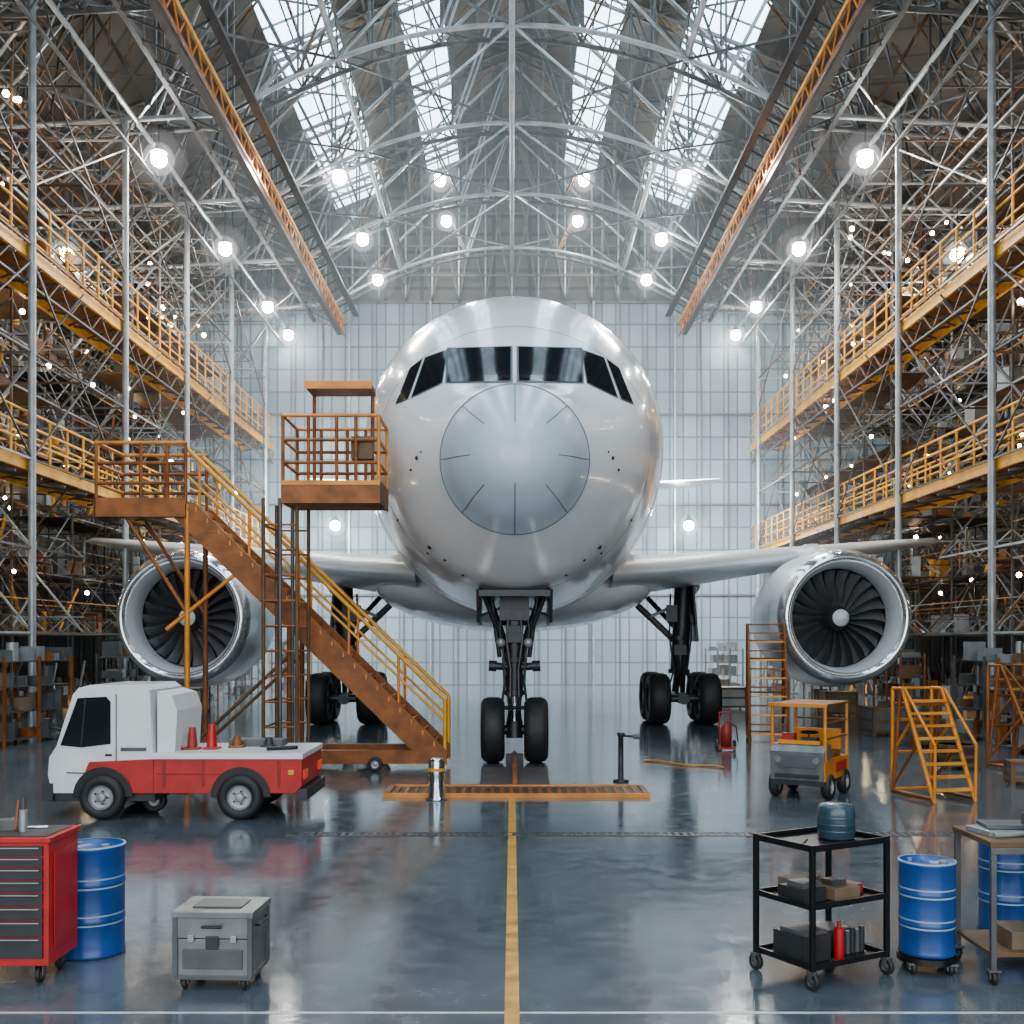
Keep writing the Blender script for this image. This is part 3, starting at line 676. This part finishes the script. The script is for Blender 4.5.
# ------------------------------------------------------------ equipment case
mb=MB(); k_=.9
mb.box(-.3,.3,-.24,.24,.11,.42,'alu'); mb.box(-.31,.31,-.25,.25,.43,.60,'alu'); mb.box(-.33,.33,-.27,.27,.60,.65,'alu'); mb.box(-.31,.31,-.25,.25,.09,.13,'grey')
for x in(-.3,.3):
    for y in(-.24,.24): mb.box(x-.02,x+.02,y-.02,y+.02,.11,.62,'grey')
for x in(-.17,.17): mb.box(x-.025,x+.025,-.268,-.25,.40,.46,'steel')
mb.box(-.05,.05,-.27,-.25,.35,.45,'greyd'); mb.box(-.24,.24,-.255,-.24,.18,.34,'grey'); mb.tube((-.08,-.28,.53),(.08,-.28,.53),.012,'black',8)
for y in(-.15,.15): mb.tube((.31,y,.52),(.345,y,.52),.01,'black',6)
mb.tube((.345,-.15,.52),(.345,.15,.52),.012,'black',8)
mb.box(-.20,.20,-.14,.14,.65,.665,'steel2')
for x in(-.24,.24):
    for y in(-.19,.19): caster(mb,x,y,.11,.05)
mb.v=[(a*k_,b*k_,c*k_*.97) for a,b,c in mb.v]
mb.build('equipment_case',loc=(-2.12,8.05,0),rz=math.radians(-3),bevel=.006)
# ------------------------------------------------------------ black service trolley
mb=MB(); w_,l_=.76,.58
for z,t in((1.02,.035),(.60,.03),(.17,.03)):
    mb.box(-w_/2,w_/2,-l_/2,l_/2,z-t,z-t+.008,'black')
    for y in(-l_/2,l_/2): mb.box(-w_/2,w_/2,y-.012,y+.012,z-t,z+.012,'black')
    for x in(-w_/2,w_/2): mb.box(x-.012,x+.012,-l_/2,l_/2,z-t,z+.012,'black')
for x in(-w_/2,w_/2):
    for y in(-l_/2,l_/2):
        mb.box(x-.018,x+.018,y-.018,y+.018,.13,1.035,'black'); 
        wheel(mb,(x,y,.065),.065,.04,'X',20,hm='steel2'); mb.box(x-.03,x+.03,y-.03,y+.03,.118,.135,'steel2'); mb.box(x-.032,x-.024,y-.02,y+.02,.06,.12,'steel2'); mb.box(x+.024,x+.032,y-.02,y+.02,.06,.12,'steel2')
mb.lathe([(.995,0),(.995,.125),(1.01,.14),(1.18,.14),(1.23,.135),(1.255,.115),(1.265,.04),(1.265,0)],(.16,.00,0),'Z','jug',28)
for z in(1.05,1.10,1.15): mb.lathe([(z,.141),(z+.008,.144),(z+.016,.141)],(.16,.00,0),'Z','jug',28)
mb.tube((-.30,-.1,1.0),(-.1,.05,1.0),.012,'steel2',8)
mb.box(-.32,-.10,-.15,.12,.58,.68,'greyd'); mb.box(-.06,.2,-.2,.05,.58,.67,'tan'); mb.box(-.30,-.12,-.12,.05,.68,.72,'grey'); mb.box(.22,.34,-.1,.15,.58,.65,'redd'); mb.box(.0,.14,-.12,.0,.67,.71,'steel2'); mb.box(-.2,.1,.1,.25,.58,.70,'tan')
mb.box(-.34,-.08,-.18,.15,.15,.34,'greyd'); mb.box(-.32,-.1,-.16,.1,.34,.37,'grey')
for i in range(6): mb.tube((.05+i*.05,-.12,.15),(.05+i*.05,-.12,.32+.02*(i%2)),.022,'greyd' if i%2 else 'grey',10)
mb.tube((-.02,-.2,.15),(-.02,-.2,.38),.035,'red',14); mb.tube((-.02,-.2,.38),(-.02,-.2,.43),.015,'redd',10); mb.box(.05,.32,.0,.22,.15,.30,'steel2')
mb.build('service_trolley',loc=(2.325,8.28,0),rz=math.radians(30),bevel=.003)
# ------------------------------------------------------------ workbench right
mb=MB(); x0,x1,y0,y1=3.46,4.3,7.95,8.65
mb.box(x0,x1,y0,y1,1.0,1.04,'brown'); mb.box(x0,x1,y0-.01,y0+.01,.95,1.0,'steel2'); mb.box(x0+.02,x1-.02,y0+.02,y1-.02,.2,.23,'brown')
for x in(x0+.03,x1-.03):
    for y in(y0+.03,y1-.03): mb.box(x-.02,x+.02,y-.02,y+.02,.1,1.0,'steel2'); caster(mb,x,y,.11,.05)
mb.box(x0+.34,x0+.38,y0,y0+.04,.1,1.3,'steel2')
mb.cbox((3.72,8.35,1.06),(.42,.3,.04),'steel',.2); mb.cbox((3.75,8.35,1.10),(.36,.26,.03),'grey',-.1); mb.tube((3.55,8.1,1.06),(3.9,8.2,1.06),.02,'steel',8)
mb.box(3.84,4.1,8.0,8.3,1.04,1.2,'steel2'); mb.box(3.66,3.9,8.05,8.4,.23,.36,'tan')
mb.build('workbench',bevel=.004)
# ------------------------------------------------------------ service tug
mb=MB()
mb.box(-.42,.42,-.65,.65,.22,.36,'greyd'); mb.prism([(-.66,.30),(-.68,.75),(-.58,.86),(-.30,.86),(-.22,.4),(-.22,.30)],'X',-.43,.43,'alu')
mb.prism([(-.68,.30),(-.70,.60),(-.2,.64),(.66,.62),(.68,.30)],'X',.43,.445,'orange')
mb.prism([(-.2,.30),(-.2,.62),(.66,.62),(.68,.30)],'X',-.44,.44,'orange'); mb.box(-.38,.38,-.05,.40,.62,.72,'rust'); mb.box(-.38,.38,.38,.48,.72,1.05,'orange')
mb.box(-.45,.45,-.66,.68,1.47,1.50,'rust'); mb.box(-.47,.47,-.68,-.64,1.45,1.51,'orange')
for x in(-.42,.42):
    for y in(-.6,.62): mb.tube((x,y,.6),(x,y,1.46),.028,'orange',8)
for h in(.95,1.2): mb.tube((.42,-.6,h),(.42,.62,h),.018,'rust',6); mb.tube((-.42,.62,h),(.42,.62,h),.018,'rust',6)
mb.box(-.34,.34,-.60,-.50,.86,.92,'orange'); mb.box(-.3,-.1,-.5,-.35,.86,1.02,'redd'); mb.box(.0,.25,-.5,-.3,.86,.96,'greyd')
mb.box(-.35,.35,-.70,-.675,.34,.40,'greyd'); mb.box(-.3,.3,-.70,-.68,.5,.7,'grey')
for x in(-.3,.3): mb.tube((x,-.71,.62),(x,-.68,.62),.05,'lip',14)
mb.box(.445,.455,-.1,.5,.4,.56,'red'); mb.tube((0,-.2,.8),(0,-.02,1.0),.015,'black',6); mb.lathe([(-.01,.13),(.01,.15),(.03,.13)],(0,-.02,1.0),'Z','black',16)
for x in(-.42,.42):
    for y in(-.42,.45): wheel(mb,(x,y,.20),.20,.14,'X',28,hm='steel')
mb.build('service_tug',loc=(4.82,17.8,0),rz=math.radians(-32),bevel=.012)
# ------------------------------------------------------------ step ladders
def steps(name,loc,rz,H,W,D,k='orange',k2='rust',n=8):
    mb=MB()
    for x in(-W/2,W/2):
        mb.tube((x,-D/2,0.02),(x,D*.25,H),.04,k,6); mb.tube((x,D/2,.02),(x,D*.3,H),.035,k2,6)
        mb.path([(x,-D/2,.0),(x,-D/2-.02,.9*H/1.75),(x,D*.2,H+.0)],.025,k,6)
        mb.tube((x,D*.25,H),(x,D/2,H),.03,k,6); mb.tube((x,D/2,.02),(x,D/2,H),.035,k,6); mb.tube((x,-D/2,.06),(x,D/2,.06),.035,k2,6)
        mb.tube((x,-D*.1,H*.5),(x,D/2,H*.08),.025,k2,6); mb.tube((x,D*.05,H*.7),(x,D/2,H*.4),.025,k,6)
    for i in range(n):
        t=(i+1)/(n+1); y=-D/2+D*.75*t; z=H*t
        mb.box(-W/2,W/2,y-.07,y+.07,z-.02,z+.015,k if i%2 else 'gold')
    mb.box(-W/2,W/2,D*.15,D/2,H-.25*H/1.75-.02,H-.25*H/1.75+.02,k2)
    for h in(.05,.4,.7,1.0): mb.tube((-W/2,D/2,H*h),(W/2,D/2,H*h),.025,k,6)
    return mb.build(name,loc=loc,rz=rz)
steps('step_ladder',(6.66,17.4,0),math.radians(14),1.72,.72,1.1)
steps('maintenance_stairs',(6.35,27.4,0),math.radians(-10),2.9,.9,1.8,k='rust',n=12)
steps('step_ladder',(10.0,21.3,0),math.radians(30),2.0,.8,1.2,k='rust')
# ------------------------------------------------------------ racks/clutter
def rack(x,y,rz,W=2.4,D=.7,H=2.1,seed=0):
    random.seed(seed); mb=MB()
    for a in(-W/2,0,W/2):
        for b in(-D/2,D/2): mb.box(a-.03,a+.03,b-.03,b+.03,0,H,'steel2' if seed%2 else 'rust')
    for z in(.15,.8,1.4,H-.1):
        mb.box(-W/2,W/2,-D/2,D/2,z-.03,z,'steel2')
        a=-W/2+.1
        while a<W/2-.2:
            sw=random.uniform(.12,.4); sh=random.uniform(.12,.48); k=random.choice(['tan','grey','rust','steel','steel2','steel','grey','brown','alu','steel'])
            if random.random()<.6: mb.box(a,a+sw,-D/2+.08,D/2-.1,z,z+sh,k)
            else: mb.tube((a+sw/2,0,z),(a+sw/2,0,z+sh),sw*.4,k,12)
            a+=sw+random.uniform(.03,.15)
    return mb.build('storage_rack',loc=(x,y,0),rz=rz)
for i,(x,y,r) in enumerate([(-11.9,27.0,1.3),(-11.8,33.6,1.5),(-11.9,42,1.57),(-11.7,48,1.57),(-10.6,53,1.2),(11.9,27,1.8),(11.8,33.6,1.57),(11.8,42,1.57),(11.6,48.5,1.57),(10.4,54,1.9),(11.6,23.6,1.9)]): rack(x,y,r,seed=i)
def crate(x,y,s,k):
    mb=MB(); mb.box(-s/2,s/2,-s/2,s/2,.08,s*.8,k)
    for z in(.1,s*.42,s*.75): mb.box(-s/2-.02,s/2+.02,-s/2-.02,s/2+.02,z-.03,z+.03,'brown')
    for a in(-s/2,s/2):
        for b in(-s/2,s/2): mb.box(a-.035,a+.035,b-.035,b+.035,0,s*.82,'brown')
    mb.build('equipment_crate',loc=(x,y,0),rz=random.uniform(-.3,.3))
random.seed(11)
for x,y,s,k in((-9.9,27,.7,'grey'),(-11,37.5,1.1,'steel'),(9.6,26,.8,'grey'),(10.8,36.5,1.0,'tan'),(7.9,40,1.0,'steel'),(-7.6,44,1.1,'grey'),(8.9,19.1,.5,'grey'),(8.4,46,1.1,'tan'),(9.9,29.3,.9,'grey'),(8.6,21.4,.6,'greyd')): crate(x,y,s,k)
mb=MB(); mb.lathe([(0,0),(0,.17),(.03,.17),(.04,.125),(.6,.125),(.64,.11),(.66,.06),(.66,0)],(0,0,0),'Z','chrome',28); mb.lathe([(.45,.128),(.5,.128)],(0,0,0),'Z','gold',28); mb.build('bollard',loc=(-1.18,17.22,0))
mb=MB(); mb.lathe([(0,0),(0,.14),(.03,.14),(.04,.05),(.8,.045),(.82,.07),(.86,.07),(.88,0)],(0,0,0),'Z','gear',20); mb.tube((-.05,0,.82),(.28,0,.80),.025,'gear',8); mb.tube((.22,0,.80),(.32,0,.80),.05,'grey',10); mb.build('stanchion',loc=(1.92,19.4,0))
mb=MB(); mb.lathe([(.08,0),(.08,.12),(.5,.12),(.58,.07),(.62,.03),(.68,.03),(.68,0)],(0,0,0),'Z','redd',20)
mb.path([(-.13,.12,.15),(-.13,.14,.85),(.13,.14,.85),(.13,.12,.15)],.02,'redd',6); mb.path([(0,0,.66),(.2,-.1,.55),(.24,-.12,.2)],.015,'black',6)
for e in(-1,1): wheel(mb,(e*.2,.08,.12),.12,.05,'X',18)
mb.box(-.2,.2,-.1,.1,.03,.09,'redd'); mb.build('fire_extinguisher',loc=(4.85,24.9,0))
mb=MB(); mb.path([(2.7+1.4*t,22.6-1.3*t+.15*math.sin(t*9),.03) for t in [i/16 for i in range(17)]],.02,'orange',6); mb.build('air_hose')
mb=MB(); mb.box(-2.0,2.15,17.5,18.5,0,.035,'greyd')
for y in(17.45,18.5): mb.box(-2.05,2.2,y,y+.09,0,.06,'orange')
for x in(-2.05,2.11): mb.box(x,x+.09,17.5,18.55,0,.06,'rust')
for i in range(26): mb.box(-1.9+i*.155,-1.84+i*.155,17.6,18.45,.035,.05,'rust')
mb.box(-.55,.65,18.6,21.4,0,.03,'steel2'); mb.tube((.05,18.6,.1),(.05,21.9,.25),.05,'rust',8); mb.box(-.12,.22,21.1,21.35,.03,.3,'gear')
mb.build('wheel_chock_platform')
mb=MB(); mb.box(-.05,.05,7,17.4,.0,.004,'yellow'); mb.build('floor_line_yellow')
mb=MB(); mb.box(-8,8,7.36,7.39,.0,.003,'wline'); mb.build('floor_line_white')
mb=MB(); mb.box(-2.9,6.6,14.02,14.05,0,.006,'greyd'); mb.box(-2.9,6.6,14.25,14.28,0,.006,'greyd')
x=-2.9
while x<6.6: mb.box(x,x+.05,14.05,14.25,0,.005,'greyd'); x+=.1
mb.build('floor_drain_grating')
# ------------------------------------------------------------ lights
def area(name,loc,rot,sx,sy,e,col,shape='RECTANGLE'):
    L=bpy.data.lights.new(name,'AREA'); L.shape=shape; L.size=sx
    if shape=='RECTANGLE': L.size_y=sy
    L.energy=e; L.color=col
    o=bpy.data.objects.new(name,L); S.collection.objects.link(o); o.location=loc; o.rotation_euler=rot
area('door_daylight',(0,-11,10),(math.radians(90),0,0),34,16,7000,(.92,.96,1))
for x,y in((-8,40),(8,40),(0,53)): area('bay_floodlight',(x,y,19.5),(0,0,0),3,3,2800,(1,.96,.90),'DISK')
for x in(-9,0,9): area('wall_fill_light',(x,52,11),(math.radians(36),0,0),3,1.5,5200,(.90,.97,1))  # added fill lights to brighten the lower back wall, no fixtures modelled
